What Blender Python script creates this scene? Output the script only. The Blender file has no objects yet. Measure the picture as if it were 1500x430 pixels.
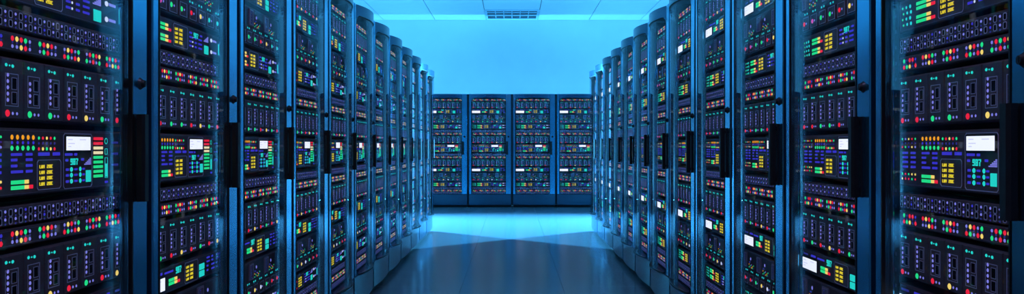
import bpy, math, random
from mathutils import Vector

scene = bpy.context.scene
COL = scene.collection
random.seed(7)

# ---------------------------------------------------------------- camera
F_PX = 1255.0
EYE = 1.11
cam_d = bpy.data.cameras.new('camera')
cam_d.sensor_width = 36.0
cam_d.lens = 36.0 * F_PX / 1500.0
cam_d.shift_y = -1.0 / 1500.0
cam_d.clip_start = 0.02
cam = bpy.data.objects.new('camera', cam_d)
COL.objects.link(cam)
cam.location = (0, 0, EYE)
cam.rotation_euler = (math.pi / 2, 0, 0)
scene.camera = cam

# ---------------------------------------------------------------- world
world = bpy.data.worlds.new('world')
scene.world = world
world.use_nodes = True
world.node_tree.nodes['Background'].inputs[0].default_value = (0.01, 0.04, 0.09, 1)
world.node_tree.nodes['Background'].inputs[1].default_value = 0.3


def lamp(name, kind, loc, energy, color, size=0.2, rot=(0, 0, 0), size_y=None):
    d = bpy.data.lights.new(name, kind)
    d.energy = energy
    d.color = color
    if kind == 'AREA':
        d.shape = 'RECTANGLE'
        d.size = size
        d.size_y = size_y or size
    else:
        d.shadow_soft_size = size
    o = bpy.data.objects.new(name, d)
    COL.objects.link(o)
    o.location = loc
    o.rotation_euler = rot
    return o


# ---------------------------------------------------------------- lights
BLUE = (0.075, 0.52, 1.0)


def aim(o, target):
    v = Vector(target) - o.location
    o.rotation_euler = v.to_track_quat('-Z', 'Y').to_euler()


for sx in (-1, 1):
    # spot lamps standing in the cross aisle beyond the ends of the two rows, aimed across its floor
    o = lamp('aisle_spot', 'SPOT', (sx * 3.8, 13.85, 1.8), 15500, BLUE, 0.07)
    o.data.spot_size, o.data.spot_blend = math.radians(90), 1.0
    aim(o, (sx * 0.3, 11.1, 0.0))
    # bare lamps beside them lighting wall and ceiling
    lamp('aisle_lamp', 'POINT', (sx * 4.0, 13.6, 1.78), 62, BLUE, 0.12)
    # blue lamps over the service aisles behind the rows
    lamp('service_lamp', 'AREA', (sx * 3.9, 6.0, 3.45), 40, BLUE, 1.0, size_y=5.0)
# added strip light, unseen behind the back row, brightening the ceiling strip and wall
lamp('wash_fill', 'AREA', (0, 16.62, 0.06), 260, BLUE, 7.0, (math.pi, 0, 0), 0.05)
# added fill light, overhead and out of view, lighting the near faceplates
lamp('near_fill', 'AREA', (0, 1.6, 3.5), 38, (0.66, 0.50, 0.90), 1.6, size_y=2.4)

scene.view_settings.view_transform = 'Standard'
scene.view_settings.look = 'None'
scene.view_settings.gamma = 1.0
scene.view_settings.use_curve_mapping = False
scene.view_settings.exposure = 0.0
scene.cycles.max_bounces = 12
scene.cycles.glossy_bounces = 6
scene.cycles.transparent_max_bounces = 24


# ---------------------------------------------------------------- materials
MATS = {}


def principled(name, color, rough=0.5, metal=0.0, spec=0.5, noise=0.0, nscale=40.0, rnoise=0.0, stretch=None):
    m = bpy.data.materials.new(name)
    m.use_nodes = True
    nt = m.node_tree
    b = nt.nodes['Principled BSDF']
    b.inputs['Base Color'].default_value = (*color, 1)
    b.inputs['Roughness'].default_value = rough
    b.inputs['Metallic'].default_value = metal
    b.inputs['Specular IOR Level'].default_value = spec
    if noise or rnoise:
        tc = nt.nodes.new('ShaderNodeTexCoord')
        mp = nt.nodes.new('ShaderNodeMapping')
        if stretch:
            mp.inputs['Scale'].default_value = stretch
        nz = nt.nodes.new('ShaderNodeTexNoise')
        nz.inputs['Scale'].default_value = nscale
        nz.inputs['Detail'].default_value = 3
        nt.links.new(tc.outputs['Object'], mp.inputs['Vector'])
        nt.links.new(mp.outputs['Vector'], nz.inputs['Vector'])
        if noise:
            cr = nt.nodes.new('ShaderNodeValToRGB')
            cr.color_ramp.elements[0].position = 0.3
            cr.color_ramp.elements[1].position = 0.7
            cr.color_ramp.elements[0].color = (*[c * (1 - noise) for c in color], 1)
            cr.color_ramp.elements[1].color = (*[min(1, c * (1 + noise)) for c in color], 1)
            nt.links.new(nz.outputs['Fac'], cr.inputs['Fac'])
            nt.links.new(cr.outputs['Color'], b.inputs['Base Color'])
        if rnoise:
            mr = nt.nodes.new('ShaderNodeMapRange')
            mr.inputs['To Min'].default_value = rough - rnoise
            mr.inputs['To Max'].default_value = rough + rnoise
            nt.links.new(nz.outputs['Fac'], mr.inputs['Value'])
            nt.links.new(mr.outputs['Result'], b.inputs['Roughness'])
    MATS[name] = m
    return m


def emitter(name, color, strength):
    m = bpy.data.materials.new(name)
    m.use_nodes = True
    nt = m.node_tree
    nt.nodes.clear()
    out = nt.nodes.new('ShaderNodeOutputMaterial')
    e = nt.nodes.new('ShaderNodeEmission')
    e.inputs[0].default_value = (*color, 1)
    e.inputs[1].default_value = strength
    nt.links.new(e.outputs[0], out.inputs[0])
    m.cycles.emission_sampling = 'NONE'
    MATS[name] = m
    return m


GLASS_F0 = 0.016


def glass(name):
    m = bpy.data.materials.new(name)
    m.use_nodes = True
    nt = m.node_tree
    nt.nodes.clear()
    out = nt.nodes.new('ShaderNodeOutputMaterial')
    mix = nt.nodes.new('ShaderNodeMixShader')
    tr = nt.nodes.new('ShaderNodeBsdfTransparent')
    tr.inputs[0].default_value = (0.90, 0.94, 0.97, 1)
    gl = nt.nodes.new('ShaderNodeBsdfGlossy')
    gl.inputs['Color'].default_value = (0.9, 0.95, 1, 1)
    gl.inputs['Roughness'].default_value = 0.0
    # reflectance rising towards grazing angles, the same on both faces of the pane
    geo = nt.nodes.new('ShaderNodeNewGeometry')
    dot = nt.nodes.new('ShaderNodeVectorMath'); dot.operation = 'DOT_PRODUCT'
    nt.links.new(geo.outputs['Incoming'], dot.inputs[0])
    nt.links.new(geo.outputs['Normal'], dot.inputs[1])
    prev = dot.outputs['Value']
    for op, val, first in (('ABSOLUTE', 0, True), ('SUBTRACT', 1.0, False), ('POWER', 4.3, True), ('MULTIPLY_ADD', 0.26, True)):
        n = nt.nodes.new('ShaderNodeMath'); n.operation = op
        n.inputs[0 if not first else 1].default_value = val
        if op == 'MULTIPLY_ADD':
            n.inputs[2].default_value = GLASS_F0
        nt.links.new(prev, n.inputs[0 if first else 1])
        prev = n.outputs[0]
    nt.links.new(prev, mix.inputs[0])
    nt.links.new(tr.outputs[0], mix.inputs[1])
    nt.links.new(gl.outputs[0], mix.inputs[2])
    nt.links.new(mix.outputs[0], out.inputs[0])
    MATS[name] = m
    return m


principled('rack_metal', (0.07, 0.36, 0.56), 0.19, 0.95, 0.5, 0.03, 60, 0.008, (1, 1, 0.15))
principled('rail_metal', (0.015, 0.07, 0.14), 0.22, 0.6, 0.6, 0.03, 60)
principled('plinth_paint', (0.014, 0.055, 0.10), 0.18, 0.3, 0.5, 0.04, 25)
principled('shell_black', (0.012, 0.013, 0.018), 0.55, 0.0, 0.3, 0.2, 30)
principled('gasket_black', (0.004, 0.004, 0.006), 0.5, 0.0, 0.3)
principled('handle_black', (0.008, 0.008, 0.010), 0.5, 0.0, 0.2, 0.2, 50)
principled('lock_metal', (0.03, 0.035, 0.045), 0.3, 0.8, 0.5)
principled('faceplate', (0.070, 0.044, 0.048), 0.55, 0.0, 0.2, 0.12, 90)
principled('faceplate_card', (0.082, 0.053, 0.058), 0.55, 0.0, 0.2, 0.12, 90)
principled('faceplate_block', (0.17, 0.13, 0.17), 0.55, 0.0, 0.2, 0.10, 90)
principled('print_line', (0.55, 0.48, 0.60), 0.6)
principled('port_hole', (0.002, 0.002, 0.003), 0.7, 0.0, 0.1)
emitter('led_red', (1.0, 0.02, 0.06), 0.95)
emitter('led_green', (0.02, 0.80, 0.26), 1.0)
emitter('led_cyan', (0.02, 0.72, 0.62), 1.0)
emitter('led_yellow', (1.0, 0.68, 0.16), 1.1)
emitter('led_orange', (1.0, 0.36, 0.02), 1.05)
emitter('led_cream', (1.0, 0.80, 0.45), 1.05)
emitter('led_blue', (0.06, 0.05, 0.75), 0.75)
emitter('led_violet', (0.28, 0.26, 0.90), 0.85)
emitter('led_pale', (0.75, 0.78, 1.0), 1.0)
emitter('led_pink', (0.9, 0.10, 0.55), 0.8)
emitter('led_dim', (0.05, 0.05, 0.42), 0.5)
emitter('text_yellow', (0.95, 0.70, 0.04), 0.95)
emitter('screen_white', (0.90, 0.88, 1.0), 1.25)
emitter('screen_ink', (0.68, 0.66, 0.92), 1.1)
glass('door_glass')
principled('wall_paint', (0.74, 0.78, 0.80), 0.7, 0.0, 0.3, 0.02, 3)
principled('ceiling_paint', (0.74, 0.78, 0.80), 0.6, 0.0, 0.3, 0.02, 4)
principled('floor_finish', (0.175, 0.20, 0.235), 0.17, 0.0, 0.9, 0.02, 3)
principled('joint_dark', (0.05, 0.07, 0.10), 0.8)
principled('vent_paint', (0.45, 0.60, 0.72), 0.5)
principled('vent_dark', (0.02, 0.04, 0.06), 0.7)


# ---------------------------------------------------------------- mesh builder
class MB:
    def __init__(self):
        self.v, self.f, self.m, self.s, self.names = [], [], [], [], []

    def mi(self, mat):
        if mat not in self.names:
            self.names.append(mat)
        return self.names.index(mat)

    def add(self, vs, fs, mat, smooth=False):
        o = len(self.v)
        self.v.extend(vs)
        k = self.mi(mat)
        for f in fs:
            self.f.append(tuple(i + o for i in f))
            self.m.append(k)
            self.s.append(smooth)

    def box(self, x0, x1, y0, y1, z0, z1, mat):
        vs = [(x0, y0, z0), (x1, y0, z0), (x1, y1, z0), (x0, y1, z0),
              (x0, y0, z1), (x1, y0, z1), (x1, y1, z1), (x0, y1, z1)]
        self.add(vs, [(0, 3, 2, 1), (4, 5, 6, 7), (0, 1, 5, 4), (1, 2, 6, 5), (2, 3, 7, 6), (3, 0, 4, 7)], mat)

    def bevbox(self, x0, x1, y0, y1, z0, z1, b, mat):
        """box whose front (low y) edges are chamfered by b"""
        vs = [(x0, y1, z0), (x1, y1, z0), (x1, y1, z1), (x0, y1, z1),
              (x0, y0 + b, z0), (x1, y0 + b, z0), (x1, y0 + b, z1), (x0, y0 + b, z1),
              (x0 + b, y0, z0 + b), (x1 - b, y0, z0 + b), (x1 - b, y0, z1 - b), (x0 + b, y0, z1 - b)]
        fs = [(8, 9, 10, 11), (0, 3, 2, 1)]
        for i in range(4):
            j = (i + 1) % 4
            fs.append((i, j, j + 4, i + 4))
            fs.append((i + 4, j + 4, j + 8, i + 8))
        self.add(vs, fs, mat)

    def disc(self, x, z, y, rx, rz, h, mat, n=8):
        """short prism with its face toward -y"""
        a = [2 * math.pi * (i + 0.5) / n for i in range(n)]
        vs = [(x + rx * math.cos(t), y, z + rz * math.sin(t)) for t in a]
        vs += [(x + rx * 0.75 * math.cos(t), y - h, z + rz * 0.75 * math.sin(t)) for t in a]
        fs = [tuple(range(n, 2 * n))]
        fs += [(i, (i + 1) % n, n + (i + 1) % n, n + i) for i in range(n)]
        self.add(vs, fs, mat)

    def ring(self, x0, x1, z0, z1, y, w, h, mat, c=0.0):
        """thin raised outline of a rectangle, corners cut by c"""
        def loop(d):
            a0, a1, b0, b1 = x0 + d, x1 - d, z0 + d, z1 - d
            k = max(c - d * 0.4, 0.0)
            if c <= 0:
                return [(a0, b0), (a1, b0), (a1, b1), (a0, b1)]
            return [(a0 + k, b0), (a1 - k, b0), (a1, b0 + k), (a1, b1 - k),
                    (a1 - k, b1), (a0 + k, b1), (a0, b1 - k), (a0, b0 + k)]
        o, i = loop(0), loop(w)
        n = len(o)
        vs = [(p[0], y - h, p[1]) for p in o] + [(p[0], y - h, p[1]) for p in i] + [(p[0], y, p[1]) for p in o] + [(p[0], y, p[1]) for p in i]
        fs = []
        for k in range(n):
            j = (k + 1) % n
            fs += [(k, j, n + j, n + k), (2 * n + k, 2 * n + j, j, k), (n + k, n + j, 3 * n + j, 3 * n + k)]
        self.add(vs, fs, mat)

    def text(self, s, x, z, y, pw, ph, mat, h=0.0008):
        """dot-matrix lettering, x/z the top left corner"""
        for ch in s:
            g = GLYPH[ch]
            for r, row in enumerate(g):
                c = 0
                while c < len(row):
                    if row[c] == '#':
                        e = c
                        while e < len(row) and row[e] == '#':
                            e += 1
                        self.box(x + c * pw, x + e * pw, y - h, y, z - (r + 1) * ph, z - r * ph, mat)
                        c = e
                    else:
                        c += 1
            x += (len(g[0]) + 0.8) * pw

    def merge(self, other):
        o = len(self.v)
        self.v.extend(other.v)
        ks = [self.mi(n) for n in other.names]
        for f, m, s in zip(other.f, other.m, other.s):
            self.f.append(tuple(i + o for i in f))
            self.m.append(ks[m])
            self.s.append(s)

    def build(self, name, parent=None, kind=None, label=None):
        me = bpy.data.meshes.new(name)
        me.from_pydata(self.v, [], self.f)
        for n in self.names:
            me.materials.append(MATS[n])
        me.polygons.foreach_set('material_index', self.m)
        me.polygons.foreach_set('use_smooth', self.s)
        me.update()
        return link(me, name, parent, kind, label)


def link(me, name, parent=None, kind=None, label=None):
    o = bpy.data.objects.new(name, me)
    COL.objects.link(o)
    if parent is not None:
        o.parent = parent
    if kind:
        o['kind'] = kind
    if label:
        o['label'] = label
    return o


def empty(name, loc, rz, label, cat, group=None):
    o = bpy.data.objects.new(name, None)
    COL.objects.link(o)
    o.empty_display_size = 0.1
    o.location = loc
    o.rotation_euler = (0, 0, rz)
    o['label'] = label
    o['category'] = cat
    if group:
        o['group'] = group
    return o


GLYPH = {
    'L': ['#..', '#..', '#..', '#..', '###'], 'A': ['.#.', '#.#', '###', '#.#', '#.#'],
    'N': ['#..#', '##.#', '#.##', '#..#', '#..#'], '2': ['###', '..#', '###', '#..', '###'],
    '0': ['###', '#.#', '#.#', '#.#', '###'], 'E': ['###', '#..', '##.', '#..', '###'],
    '9': ['###', '#.#', '###', '..#', '###'], '8': ['###', '#.#', '###', '#.#', '###'],
    '7': ['###', '..#', '.#.', '.#.', '.#.'], '1': ['.#.', '##.', '.#.', '.#.', '###'],
}

# ---------------------------------------------------------------- the room
W = 1.04          # half width of the aisle
P = 0.80          # rack pitch
D0 = 1.667        # near edge of the first side rack
DB = 15.57        # front of the back row
ROOM_X, ROOM_N, ROOM_F, ROOM_H = 5.665, -2.0, 17.2, 3.64


def structure(name, mb):
    return mb.build(name, kind='structure')


m = MB(); m.box(-ROOM_X, ROOM_X, ROOM_N, ROOM_F, -0.12, -0.003, 'joint_dark')
for sx in (-1, 1):
    a, b = sorted((sx * 2.003, sx * ROOM_X))
    m.box(a, b, ROOM_N, ROOM_F, -0.003, 0.0, 'floor_finish')
floor = structure('floor', m)
TW = 0.80
tile_me = None
for i in range(-2, 3):
    for j in range(24):
        loc = (i * TW, ROOM_N + TW * (j + 0.5), 0)
        if tile_me is None:
            tm = MB()
            h = TW / 2 - .0007
            b = .0012
            tm.add([(-h, -h, -.003), (h, -h, -.003), (h, h, -.003), (-h, h, -.003),
                    (-h + b, -h + b, 0), (h - b, -h + b, 0), (h - b, h - b, 0), (-h + b, h - b, 0)],
                   [(4, 5, 6, 7), (0, 1, 5, 4), (1, 2, 6, 5), (2, 3, 7, 6), (3, 0, 4, 7)], 'floor_finish')
            o = tm.build('floor_tile', floor)
            tile_me = o.data
        else:
            o = link(tile_me, 'floor_tile', floor)
        o.location = loc

m = MB(); m.box(-ROOM_X, ROOM_X, ROOM_N, ROOM_F, ROOM_H + 0.012, ROOM_H + 0.15, 'joint_dark')
ceiling = structure('ceiling', m)
CW, CL = 1.03, 2.4
panel_me = None
for i in range(-5, 6):
    for j in range(8):
        if panel_me is None:
            pm = MB()
            hx, hy, g = CW / 2 - .005, CL / 2 - .004, .004
            pm.add([(-hx, -hy, .012), (hx, -hy, .012), (hx, hy, .012), (-hx, hy, .012),
                    (-hx + g, -hy + g, 0), (hx - g, -hy + g, 0), (hx - g, hy - g, 0), (-hx + g, hy - g, 0)],
                   [(7, 6, 5, 4), (4, 5, 1, 0), (5, 6, 2, 1), (6, 7, 3, 2), (7, 4, 0, 3)], 'ceiling_paint')
            o = pm.build('ceiling_panel', ceiling)
            panel_me = o.data
        else:
            o = link(panel_me, 'ceiling_panel', ceiling)
        o.location = (i * CW, ROOM_F - CL * (j + 0.5), ROOM_H)

T = 0.15
m = MB(); m.box(-ROOM_X - T, ROOM_X + T, ROOM_F, ROOM_F + T, -0.12, ROOM_H + .15, 'wall_paint'); structure('wall_back', m)
for side, x0, x1 in (('left', -ROOM_X, -2.41), ('right', 2.422, ROOM_X)):  # added low partitions, unseen beside the back row, keeping light off the lower wall
    m = MB(); m.box(x0, x1, 15.60, 16.53, 0, 2.06, 'wall_paint'); structure('shade_partition_' + side, m)
m = MB(); m.box(-ROOM_X - T, ROOM_X + T, ROOM_N - T, ROOM_N, -0.12, ROOM_H + .15, 'wall_paint'); structure('wall_front', m)
m = MB(); m.box(-ROOM_X - T, -ROOM_X, ROOM_N, ROOM_F, -0.12, ROOM_H + .15, 'wall_paint'); structure('wall_left', m)
m = MB(); m.box(ROOM_X, ROOM_X + T, ROOM_N, ROOM_F, -0.12, ROOM_H + .15, 'wall_paint'); structure('wall_right', m)

# ceiling vent
vent = empty('ceiling_vent', (0, 16.40, ROOM_H), 0, 'rectangular slotted air vent in the ceiling, close to the back wall', 'vent')
m = MB(); m.box(-.49, .49, -.50, .50, -.008, 0, 'vent_dark'); m.build('vent_backing', vent)
m = MB()
m.box(-.515, .515, -.52, -.47, -.022, 0, 'vent_paint'); m.box(-.515, .515, .47, .52, -.022, 0, 'vent_paint')
m.box(-.515, -.47, -.47, .47, -.022, 0, 'vent_paint'); m.box(.47, .515, -.47, .47, -.022, 0, 'vent_paint')
m.build('vent_frame', vent)
for y0, y1 in ((-.28, -.20), (0.02, .14)):
    m = MB(); m.box(-.47, .47, y0, y1, -.016, -.008, 'vent_paint'); m.build('slat', vent)
for k in range(1, 6):
    xx = -.47 + .94 * k / 6
    m = MB(); m.box(xx - .007, xx + .007, -.47, .47, -.019, -.008, 'vent_paint'); m.build('vent_divider', vent)

# ---------------------------------------------------------------- rack contents
YF = 0.048        # depth of the faceplates behind the door frame
XA, XB = 0.060, 0.752


class Unit:
    """one rack-mounted unit: a faceplate, its pieces, and its small lights"""
    def __init__(self, name, z0, z1):
        self.name, self.z0, self.z1 = name, z0, z1
        self.body, self.ind, self.subs = MB(), MB(), []
        self.body.bevbox(XA, XB, YF, YF + 0.10, z0, z1, 0.003, 'faceplate')
        self.body.ring(XA + .006, XB - .006, z0 + .005, z1 - .005, YF, .0012, .0004, 'faceplate_block', .006)

    def sub(self, name, label=None):
        b = MB()
        self.subs.append((name, b, label))
        return b

    def led(self, s, v, mat, r=0.0045, rz=None):
        self.ind.disc(s, self.z1 - v, YF, r, rz or r, .0012, mat)

    def dash(self, s0, s1, v, mat='led_blue', h=.0062):
        n = max(1, round((s1 - s0) / .012))
        w = (s1 - s0) / n
        for i in range(n):
            self.ind.box(s0 + i * w, s0 + (i + .86) * w, YF - .0008, YF, self.z1 - v - h / 2, self.z1 - v + h / 2, mat)

    def build(self, root, detailed):
        if not detailed:
            for _, b, _ in self.subs:
                self.body.merge(b)
            self.body.merge(self.ind)
            self.body.build(self.name, root)
            return
        o = self.body.build(self.name, root)
        for n, b, lab in self.subs:
            b.build(n, o, label=lab)
        if self.ind.v:
            self.ind.build('indicator_light', o, kind='stuff')


def keypad(u, s0, s1, v0, v1, mat='text_yellow'):
    b = u.sub('text_panel', 'outlined panel with rows of yellow lettering')
    zt, zb = u.z1 - v0, u.z1 - v1
    b.box(s0, s1, YF - .001, YF, zb, zt, 'faceplate_card')
    b.ring(s0, s1, zb, zt, YF - .001, .0018, .0006, 'print_line', .006)
    rows = 4
    ph = (zt - zb) * .46 / rows / 5
    pw = (s1 - s0) * .215 / 12.4
    for r in range(rows):
        z = zt - (zt - zb) * (.17 + .19 * r)
        b.text('LAN', s0 + (s1 - s0) * .10, z, YF - .001, pw, ph, mat)
        b.text('20E', s0 + (s1 - s0) * .40, z, YF - .001, pw * 1.26, ph, mat)


def level_bar(u, s0, v, n_green, n_yellow, n_red, w=.0125, h=.0095):
    b = u.sub('level_bar')
    s = s0
    for k in range(n_green + n_yellow + n_red):
        mat = 'led_green' if k < n_green else 'led_yellow' if k < n_green + n_yellow else 'led_red'
        b.box(s, s + w * .86, YF - .0012, YF, u.z1 - v - h / 2, u.z1 - v + h / 2, mat)
        s += w


def readout(u, s0, v0, pw, ph, t='987'):
    b = u.sub('digit_readout')
    b.text(t, s0, u.z1 - v0, YF, pw, ph, 'led_cyan')


def screen(u, s0, s1, v0, v1, ink=True):
    b = u.sub('display', 'lit white display')
    zt, zb = u.z1 - v0, u.z1 - v1
    b.box(s0, s1, YF - .002, YF, zb, zt, 'screen_white')
    if ink:
        for a, c, r in ((.08, .26, .22), (.55, .80, .22), (.08, .34, .5), (.08, .20, .72)):
            b.box(s0 + (s1 - s0) * a, s0 + (s1 - s0) * c, YF - .0024, YF - .002, zt - (zt - zb) * r - .0012, zt - (zt - zb) * r + .0012, 'screen_ink')
    b.ring(s0 - .003, s1 + .003, zb - .003, zt + .003, YF, .003, .003, 'gasket_black')


C = {'r': 'led_red', 'y': 'led_yellow', 'g': 'led_green', 'b': 'led_blue', 'v': 'led_violet', 'o': 'led_orange',
     'c': 'led_cyan', 'w': 'led_pale', 'p': 'led_pink', 'd': 'led_dim'}


def main_unit(z0, z1):
    u = Unit('control_unit', z0, z1)
    # columns of small lamps at the far left
    for i, (a, b) in enumerate(zip('gvyrg', 'rgbyv')):
        u.led(.080 + .019 * i, .020, C[a], .0032); u.led(.080 + .019 * i, .042, C[b], .0032)
        u.led(.080 + .019 * i, .031, C['d'], .0028)
    for i, (a, b) in enumerate(zip('grgyy', 'yrrgr')):
        u.led(.080 + .019 * i, .116, C[a], .0034); u.led(.080 + .019 * i, .129, C[b], .0034)
    for v in (.058, .070, .083, .096):
        u.dash(.082, .115, v); u.dash(.130, .160, v)
    for i in range(5):
        u.led(.197 + .0208 * i, .020, 'led_orange', .0056, .0058)
        u.led(.197 + .0208 * i, .032, 'led_blue', .0040)
        u.led(.197 + .0208 * i, .044, 'led_green', .0060, .0058)
    for i, (a, b) in enumerate(zip('gryrg', 'rygyr')):
        u.led(.303 + .0168 * i, .021, C[a], .0040); u.led(.303 + .0168 * i, .046, C[b], .0042)
        u.led(.303 + .0168 * i, .033, 'led_dim', .0034)
    for v, a in ((.058, .236), (.070, .218), (.083, .218), (.096, .240)):
        u.dash(.193, a, v); u.dash(.250, .278, v)
    u.dash(.300, .350, .058, h=.008); u.dash(.362, .396, .058, h=.008)
    level_bar(u, .193, .119, 6, 2, 0, w=.0086, h=.0085)
    level_bar(u, .193, .131, 6, 2, 2, w=.0086, h=.0085)
    keypad(u, .293, .398, .071, .141)
    b = u.sub('display_frame')
    b.ring(.410, .552, z0 + .006, z1 - .008, YF, .0018, .0008, 'print_line', .006)
    screen(u, .419, .541, .016, .050)
    u.dash(.418, .455, .060); u.dash(.462, .478, .060)
    readout(u, .444, .070, .0034, .0032)
    u.dash(.420, .435, .074); u.dash(.496, .512, .073)
    for c in range(5):
        for r in range(c + 1):
            u.ind.box(.512 + .007 * c, .5178 + .007 * c, YF - .0008, YF, z1 - .087 + .0037 * r, z1 - .0842 + .0037 * r, 'led_violet')
    for v in (.097, .111, .126):
        u.dash(.422, .438, v); u.led(.449, v, 'led_cyan', .0075, .0062)
        u.dash(.462, .480, v, h=.005); u.led(.492, v, 'led_cyan', .0062, .0062); u.dash(.502, .516, v, h=.005)
    b = u.sub('backlit_button')
    b.bevbox(.520, .545, YF - .002, YF, z1 - .131, z1 - .101, .0015, 'led_cyan')
    for k in range(9):
        mat = 'led_red' if k < 2 else 'led_cream' if k < 4 else 'led_green'
        b = u.sub('bar_segment')
        z = z1 - .020 - .0122 * k
        b.box(.560, .608, YF - .0018, YF, z - .0038, z + .0036, mat)
    # marks beside the bar
    b = u.sub('gauge')
    b.ring(.622, .638, z1 - .124, z1 - .070, YF, .0012, .0006, 'led_cyan')
    b.box(.625, .635, YF - .0008, YF, z1 - .121, z1 - .086, 'led_cyan')
    u.ind.ring(.621, .637, z1 - .034, z1 - .018, YF, .0014, .0006, 'led_cyan', .005)
    u.ind.ring(.622, .636, z1 - .062, z1 - .046, YF, .0014, .0006, 'led_cyan', .001)
    u.dash(.622, .640, .135)
    for i in range(3):
        u.dash(.660, .700, .03 + .03 * i, 'led_dim')
    return u


def port_unit(z0, z1):
    u = Unit('port_panel', z0, z1)
    h = z1 - z0
    for i in range(17):
        s = .076 + .0385 * i
        for r in (.32, .72):
            z = z1 - h * r
            u.ind.box(s - .0056, s + .0056, YF - .0003, YF, z - .0072, z + .0072, 'port_hole')
            u.ind.ring(s - .0072, s + .0072, z - .0085, z + .0085, YF, .0020, .0008, 'print_line', .003)
            if i < 16:
                mat = 'led_violet' if (i * 3 + int(r * 10)) % 5 else 'led_blue'
                u.led(s + .0192, h * r - .003, mat, .0036)
                u.led(s + .0192, h * r + .007, 'led_dim', .0024)
    return u


G_TOP = ['gdrrb', 'ryrgv', 'gryrv', 'vyrvg', 'vrgry', 'grcrb']
G_BOT = ['rgydr', 'vvyrv', 'vgrvv', 'rgvry', 'gvrvg', 'rvygr']


def led_unit(z0, z1):
    u = Unit('switch_panel', z0, z1)
    h = z1 - z0
    for g in range(6):
        for i in range(5):
            s = .090 + .1087 * g + .0168 * i
            for code, v in ((G_TOP[g][i], .30), (G_BOT[g][i], .70)):
                big = code in 'rygc'
                u.led(s, h * v, C[code], .0062 if big else .0044)
            u.led(s, h * .5, 'led_dim', .0028)
    return u


CARD_UP, CARD_LOW = 'rrggrygr', 'rgryrgry'


def card_unit(z0, z1, colors):
    u = Unit('blade_enclosure', z0, z1)
    h = z1 - z0
    k = h / .134
    for i in range(8):
        a = .066 + .0850 * i
        b = u.sub('server_blade')
        b.bevbox(a, a + .0825, YF - .004, YF + .01, z0 + .003, z1 - .003, .002, 'faceplate_card')
        y = YF - .004
        ra, rb = a + .014, a + .063
        zt, zb = z1 - .034 * k, z1 - .104 * k
        b.ring(ra, rb, zb, zt, y, .0016, .0007, 'print_line')
        b.disc(ra + .004, z1 - .017 * k, y, .0052, .0040, .001, 'led_cyan')
        b.disc(ra + .016, z1 - .0175 * k, y, .0024, .0022, .001, 'led_cyan')
        b.disc(ra + .028, z1 - .018 * k, y, .0052, .0040, .001, 'led_cyan')
        for q in range(4 + (i % 2)):
            zz = zb + (.013 + .0133 * q) * k
            b.disc(ra + .010, zz, y, .0045, .0046, .001, 'led_violet')
        for q in (.30, .74):
            zc = zt - (zt - zb) * q
            b.box(ra + .025, ra + .042, y - .0004, y, zc - .0115 * k, zc + .0115 * k, 'port_hole')
            b.ring(ra + .0235, ra + .0435, zc - .013 * k, zc + .013 * k, y, .0013, .0007, 'print_line')
        b.disc(ra + .009, z1 - .119 * k, y, .0088, .0078, .0015, C[colors[i]], 10)
        b.disc(ra + .028, z1 - .119 * k, y, .0036, .0036, .001, 'led_violet')
        b.disc(ra + .044, z1 - .119 * k, y, .0036, .0036, .001, 'led_violet')
    return u


def status_unit(z0, z1):
    u = Unit('status_unit', z0, z1)
    h = z1 - z0
    q = h / .086
    for i in range(3):
        for r in range(4):
            u.led(.082 + .022 * i + (.005 if r % 2 else 0), (.022 + .015 * r) * q, ('led_green', 'led_cyan', 'led_cyan')[i], .0034 + .001 * i)
    for v in (.022, .034, .056, .068):
        top = v in (.022, .056)
        level_bar(u, .163, v * q, 5, 2, 0 if top else 2, w=.0115, h=.0085)
    keypad(u, .282, .405, .008 * q, .078 * q)
    readout(u, .460, .016 * q, .0040, .0036)
    for v in (.020, .034, .048, .062):
        u.dash(.422, .446, v * q)
        if v > .03:
            u.dash(.470, .490, v * q); u.dash(.505, .540, v * q)
            u.led(.452, v * q, 'led_pale' if v > .04 else 'led_violet', .0036)
        else:
            u.dash(.520, .542, v * q)
    for c in range(5):
        for r in range(c + 1):
            u.ind.box(.556 + .009 * c, .5635 + .009 * c, YF - .0008, YF, z1 - .034 * q + .0042 * r, z1 - .0306 * q + .0042 * r, 'led_violet')
    b = u.sub('backlit_button'); b.bevbox(.560, .600, YF - .002, YF, z1 - .075 * q, z1 - .046 * q, .0015, 'led_cyan')
    for v in (.022, .062):
        u.led(.632, v * q, 'led_pale', .0105, .0075)
        u.dash(.645, .685, v * q, 'led_violet', .0075)
    b = u.sub('gauge'); b.box(.704, .716, YF - .001, YF, z1 - .064 * q, z1 - .026 * q, 'led_cyan')
    b.ring(.701, .719, z1 - .067 * q, z1 - .016 * q, YF, .001, .0006, 'led_dim')
    return u


def display_unit(z0, z1):
    u = Unit('monitor_unit', z0, z1)
    h = z1 - z0
    q = h / .086
    u.dash(.075, .120, .016 * q, 'led_dim'); u.dash(.150, .200, .016 * q, 'led_blue', .008); u.dash(.215, .285, .018 * q)
    screen(u, .066, .215, .030 * q, .072 * q)
    readout(u, .306, .010 * q, .0042, .0042)
    for v in (.046, .058):
        level_bar(u, .248, v * q, 4, 2, 2 if v > .05 else 0, w=.0115, h=.0095)
    keypad(u, .378, .498, .007 * q, .080 * q)
    for v in (.030, .055):
        b = u.sub('backlit_button')
        b.bevbox(.512, .560, YF - .002, YF, z1 - (v + .022) * q, z1 - v * q, .0015, 'led_cyan')
    for i in range(3):
        for v in (.016, .030, .046, .062):
            u.dash(.585 + .048 * i, .585 + .048 * i + (.032 if (i + int(v * 100)) % 2 else .018), v * q, 'led_blue' if i < 2 else 'led_dim')
    return u


SQ = 'rpggryccr'


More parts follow.
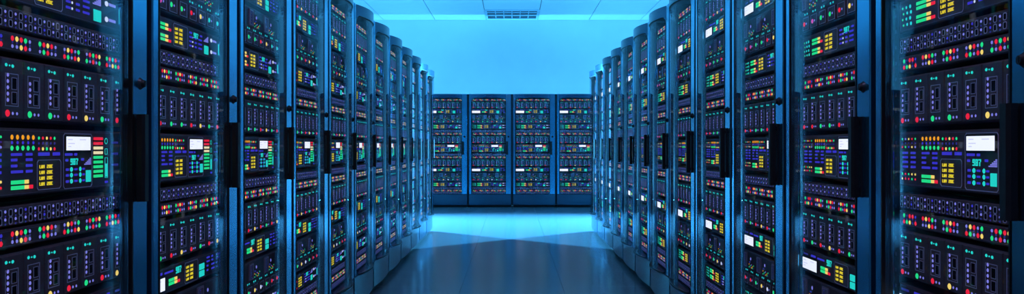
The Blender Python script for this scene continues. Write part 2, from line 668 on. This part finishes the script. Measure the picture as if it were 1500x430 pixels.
def drive_unit(z0, z1, colors):
    u = Unit('storage_unit', z0, z1)
    h = z1 - z0
    q = h / .158
    for i in range(4):
        s = .052 + .2175 * i
        a, c = max(s, XA + .004), min(s + .062, XB - .004)
        b = u.sub('drive_caddy')
        b.bevbox(a, c, YF - .005, YF + .01, z1 - .078 * q, z1 - .010 * q, .002, 'faceplate_block')
        b.ring(a + .006, c - .006, z1 - .074 * q, z1 - .014 * q, YF - .005, .0013, .0006, 'print_line')
        for r in range(5):
            b.disc((a + c) / 2 - .008, z1 - (.022 + .011 * r) * q, YF - .005, .0032, .0034, .001, 'led_dim')
        if i < 3:
            u.led(s + .110, .034 * q, 'led_violet', .0075)
            u.dash(s + .085, s + .105, .050 * q, 'led_dim')
            for k in range(5):
                u.led(s + .085 + .018 * k, (.060 + .006 * (k % 2)) * q, ('led_orange', 'led_green', 'led_violet')[k % 3], .0030)
                u.led(s + .085 + .018 * k, .073 * q, ('led_green', 'led_dim', 'led_orange')[k % 3], .0030)
    for i in range(8):
        a = .066 + .0850 * i
        u.led(a + .020, .090 * q, 'led_cyan', .0042); u.led(a + .032, .091 * q, 'led_dim', .003); u.led(a + .044, .090 * q, 'led_cyan', .0042)
        b = u.sub('status_button')
        zt, zb = z1 - .101 * q, z1 - .151 * q
        b.bevbox(a + .006, a + .072, YF - .004, YF + .01, zb, zt, .002, 'faceplate_card')
        b.ring(a + .009, a + .069, zb + .003, zt - .003, YF - .004, .0013, .0007, 'print_line')
        zc = (zt + zb) / 2
        col = colors[i]
        b.disc(a + .024, zc, YF - .004, .0098, .0088, .0015, C[col], 10)
        b.disc(a + .046, zc, YF - .004, .0042, .0042, .001, 'led_violet')
    return u


def all_units():
    return [
        port_unit(.245, .279), led_unit(.283, .322), port_unit(.328, .369),
        status_unit(.376, .459), drive_unit(.472, .632, 'rrgywgrr'), display_unit(.646, .729),
        card_unit(.749, .877, CARD_LOW), led_unit(.889, .932), port_unit(.937, .980),
        main_unit(1.000, 1.150),
        card_unit(1.166, 1.302, CARD_UP), led_unit(1.315, 1.358), port_unit(1.363, 1.412),
        status_unit(1.425, 1.515), drive_unit(1.528, 1.690, SQ), display_unit(1.702, 1.788),
        card_unit(1.802, 1.926, CARD_LOW), led_unit(1.935, 1.972),
    ]


# ---------------------------------------------------------------- rack cabinet
RACK_H, DEPTH = 2.06, 0.98
GX0, GX1 = 0.056, 0.681          # glass between the two stiles
GZ0, GZ1 = 0.246, 1.988
SAG, RC = 0.054, 0.055
XC, HW = (GX0 + GX1) / 2, (GX1 - GX0) / 2


def bulge(x):
    t = (x - XC) / HW
    return -SAG * (1 - t * t)


def corner(x):
    d = min(x - GX0, GX1 - x)
    if d >= RC:
        return 0.0
    return RC - math.sqrt(max(RC * RC - (RC - d) ** 2, 0))


XS = [GX0 + RC * t for t in (0, .02, .08, .18, .32, .5, .72, 1)]
XS = XS + [XS[-1] + (GX1 - RC - XS[-1]) * i / 18 for i in range(1, 18)] + [GX0 + GX1 - x for x in reversed(XS)]


def sheet(mb, lo, hi, off, mat, flip=False):
    """vertical curved sheet between lo(x) and hi(x)"""
    vs = []
    for x in XS:
        vs += [(x, bulge(x) + off, lo(x)), (x, bulge(x) + off, hi(x))]
    fs = []
    for i in range(len(XS) - 1):
        q = (2 * i, 2 * i + 2, 2 * i + 3, 2 * i + 1)
        fs.append(q[::-1] if flip else q)
    mb.add(vs, fs, mat, True)


def edge(mb, zf, o0, o1, mat, flip=False):
    """lip closing two sheets along zf(x)"""
    vs = []
    for x in XS:
        vs += [(x, bulge(x) + o0, zf(x)), (x, bulge(x) + o1, zf(x))]
    fs = []
    for i in range(len(XS) - 1):
        q = (2 * i, 2 * i + 1, 2 * i + 3, 2 * i + 2)
        fs.append(q[::-1] if flip else q)
    mb.add(vs, fs, mat, True)


def build_rack(detailed, root):
    # cabinet shell
    b = MB()
    b.box(0.0, .012, .040, DEPTH, .04, RACK_H, 'shell_black')
    b.box(P - .012, P, .040, DEPTH, .04, RACK_H, 'shell_black')
    b.box(.775, P - .012, .040, .08, .04, RACK_H, 'shell_black')
    b.box(.012, P - .012, DEPTH - .012, DEPTH, .04, RACK_H, 'shell_black')
    b.box(.012, P - .012, .040, DEPTH - .012, RACK_H - .014, RACK_H, 'shell_black')
    b.box(.012, P - .012, .16, .17, .04, RACK_H - .014, 'shell_black')
    b.build('cabinet', root)
    b = MB()
    b.box(.02, P - .02, .07, DEPTH - .04, 0, .05, 'gasket_black')
    b.build('base', root)
    b = MB()
    vs, n = [], 20
    for zz in (.048, .236):
        for i in range(n + 1):
            t = i / n
            vs.append((.014 + .762 * t, .004 - .014 * (1 - (2 * t - 1) ** 2), zz))
    b.add(vs, [(i, i + 1, n + 2 + i, n + 1 + i) for i in range(n)], 'plinth_paint', True)
    for o in (0, n + 1):
        ring = vs[o:o + n + 1] + [(.776, .05, vs[o][2]), (.014, .05, vs[o][2])]
        f = tuple(range(n + 3))
        b.add(ring, [f if o else f[::-1]], 'plinth_paint')
    b.box(.014, .776, .0045, .05, .048, .236, 'plinth_paint')
    b.build('plinth', root)
    for x0, x1 in ((.014, .050), (.760, .786)):
        b = MB()
        b.box(x0, x1, .052, .062, .236, 2.0, 'shell_black')
        z = .26
        while z < 1.98:
            b.box(x0 + .012, x0 + .022, .0515, .052, z, z + .010, 'faceplate_block')
            z += .045
        b.build('mounting_rail', root)
    # door frame
    b = MB()
    b.bevbox(.014, GX0, 0, .036, .242, RACK_H, .004, 'rack_metal')
    b.bevbox(GX1, .776, 0, .036, .242, RACK_H, .004, 'rack_metal')
    top = lambda x: RACK_H - .002
    gt = lambda x: GZ1 - corner(x)
    gb = lambda x: GZ0 + corner(x)
    bot = lambda x: .242
    sheet(b, gt, top, 0, 'rail_metal'); sheet(b, gt, top, .03, 'rail_metal', True)
    edge(b, top, 0, .03, 'rail_metal', True); edge(b, gt, 0, .03, 'gasket_black')
    sheet(b, bot, gb, 0, 'rail_metal'); sheet(b, bot, gb, .03, 'rail_metal', True)
    edge(b, bot, 0, .03, 'rail_metal'); edge(b, gb, 0, .03, 'gasket_black', True)
    door = b.build('door', root)
    b = MB()
    sheet(b, gb, gt, .006, 'door_glass'); sheet(b, gb, gt, .010, 'door_glass', True)
    b.build('glass_pane', door, label='clear bowed glass pane')
    b = MB()
    g = .007
    sheet(b, lambda x: gt(x) - g, gt, .004, 'gasket_black'); edge(b, lambda x: gt(x) - g, .004, .012, 'gasket_black')
    sheet(b, gb, lambda x: gb(x) + g, .004, 'gasket_black'); edge(b, lambda x: gb(x) + g, .004, .012, 'gasket_black', True)
    b.box(GX0, GX0 + .006, -.002, .03, GZ0 + .05, GZ1 - .05, 'gasket_black')
    b.box(GX1 - .006, GX1, -.002, .03, GZ0 + .05, GZ1 - .05, 'gasket_black')
    b.build('gasket', door)
    # handle
    b = MB()
    hx, hw = .703, .020
    prof = [(-hw, -.010), (-hw, -.024), (-hw * .55, -.030), (hw * .55, -.030), (hw, -.024), (hw, -.010)]
    n = len(prof)
    vs = [(hx + p[0], p[1], .958) for p in prof] + [(hx + p[0], p[1], 1.198) for p in prof]
    fs = [tuple(range(n))[::-1], tuple(range(n, 2 * n))] + [(i, (i + 1) % n, n + (i + 1) % n, n + i) for i in range(n)]
    b.add(vs, [f[::-1] for f in fs], 'handle_black')
    for zc in (.972, 1.172):
        b.box(hx - .012, hx + .012, -.012, .002, zc, zc + .014, 'handle_black')
    b.box(hx - .020, hx + .020, -.004, .001, .958, 1.198, 'handle_black')
    b.build('handle', door, label='black upright bar handle')
    # lock
    b = MB()
    lx, lz = .730, 1.285
    b.disc(lx, lz, 0, .0175, .0175, .006, 'lock_metal', 20)
    b.disc(lx, lz, -.006, .0120, .0120, .008, 'handle_black', 16)
    b.box(lx - .0016, lx + .0016, -.0150, -.0138, lz - .006, lz + .006, 'lock_metal')
    b.build('lock', door, label='round dark lock cylinder')
    for u in all_units():
        u.build(root, detailed)
    return root


def copy_tree(o, parent=None):
    c = o.copy()
    COL.objects.link(c)
    c.parent = parent
    for ch in o.children:
        copy_tree(ch, c)
    return c


ORD = ['first', 'second', 'third', 'fourth', 'fifth', 'sixth', 'seventh', 'eighth', 'ninth', 'tenth', 'eleventh', 'twelfth']
N_SIDE, N_DETAILED = 12, 6
NEAR = FAR = None
for side, sx in (('left', -1), ('right', 1)):
    for k in range(N_SIDE):
        d = D0 + P * k
        if side == 'left':
            loc, rz = (-W, d, 0), math.pi / 2
        else:
            loc, rz = (W, d + P, 0), -math.pi / 2
        if k == 0:
            lab = f'{side} row server rack closest to the camera, its outer edge cut off by the frame'
        elif k == N_SIDE - 1:
            lab = f'last server rack at the far end of the {side} row, beside the bright floor patch'
        else:
            lab = f'bowed glass server rack, {ORD[k]} from the camera along the {side} row'
        grp = f'server racks of the {side} row'
        det = k < N_DETAILED
        proto = NEAR if det else FAR
        if proto is None:
            r = empty('server_rack', loc, rz, lab, 'server rack', grp)
            build_rack(det, r)
            if det:
                NEAR = r
            else:
                FAR = r
        else:
            r = copy_tree(proto)
            r.location, r.rotation_euler = loc, (0, 0, rz)
            r['label'], r['group'] = lab, grp

BACK = ['outermost rack of the back row, partly hidden behind the left row',
        'back row rack just left of the centre seam, facing down the aisle',
        'back row rack just right of the centre seam, facing down the aisle',
        'outermost rack of the back row, partly hidden behind the right row']
for k in range(4):
    r = copy_tree(FAR)
    r.location, r.rotation_euler = (-.794 - P + P * k, DB, 0), (0, 0, 0)
    r['label'], r['group'] = BACK[k], 'server racks of the back row'
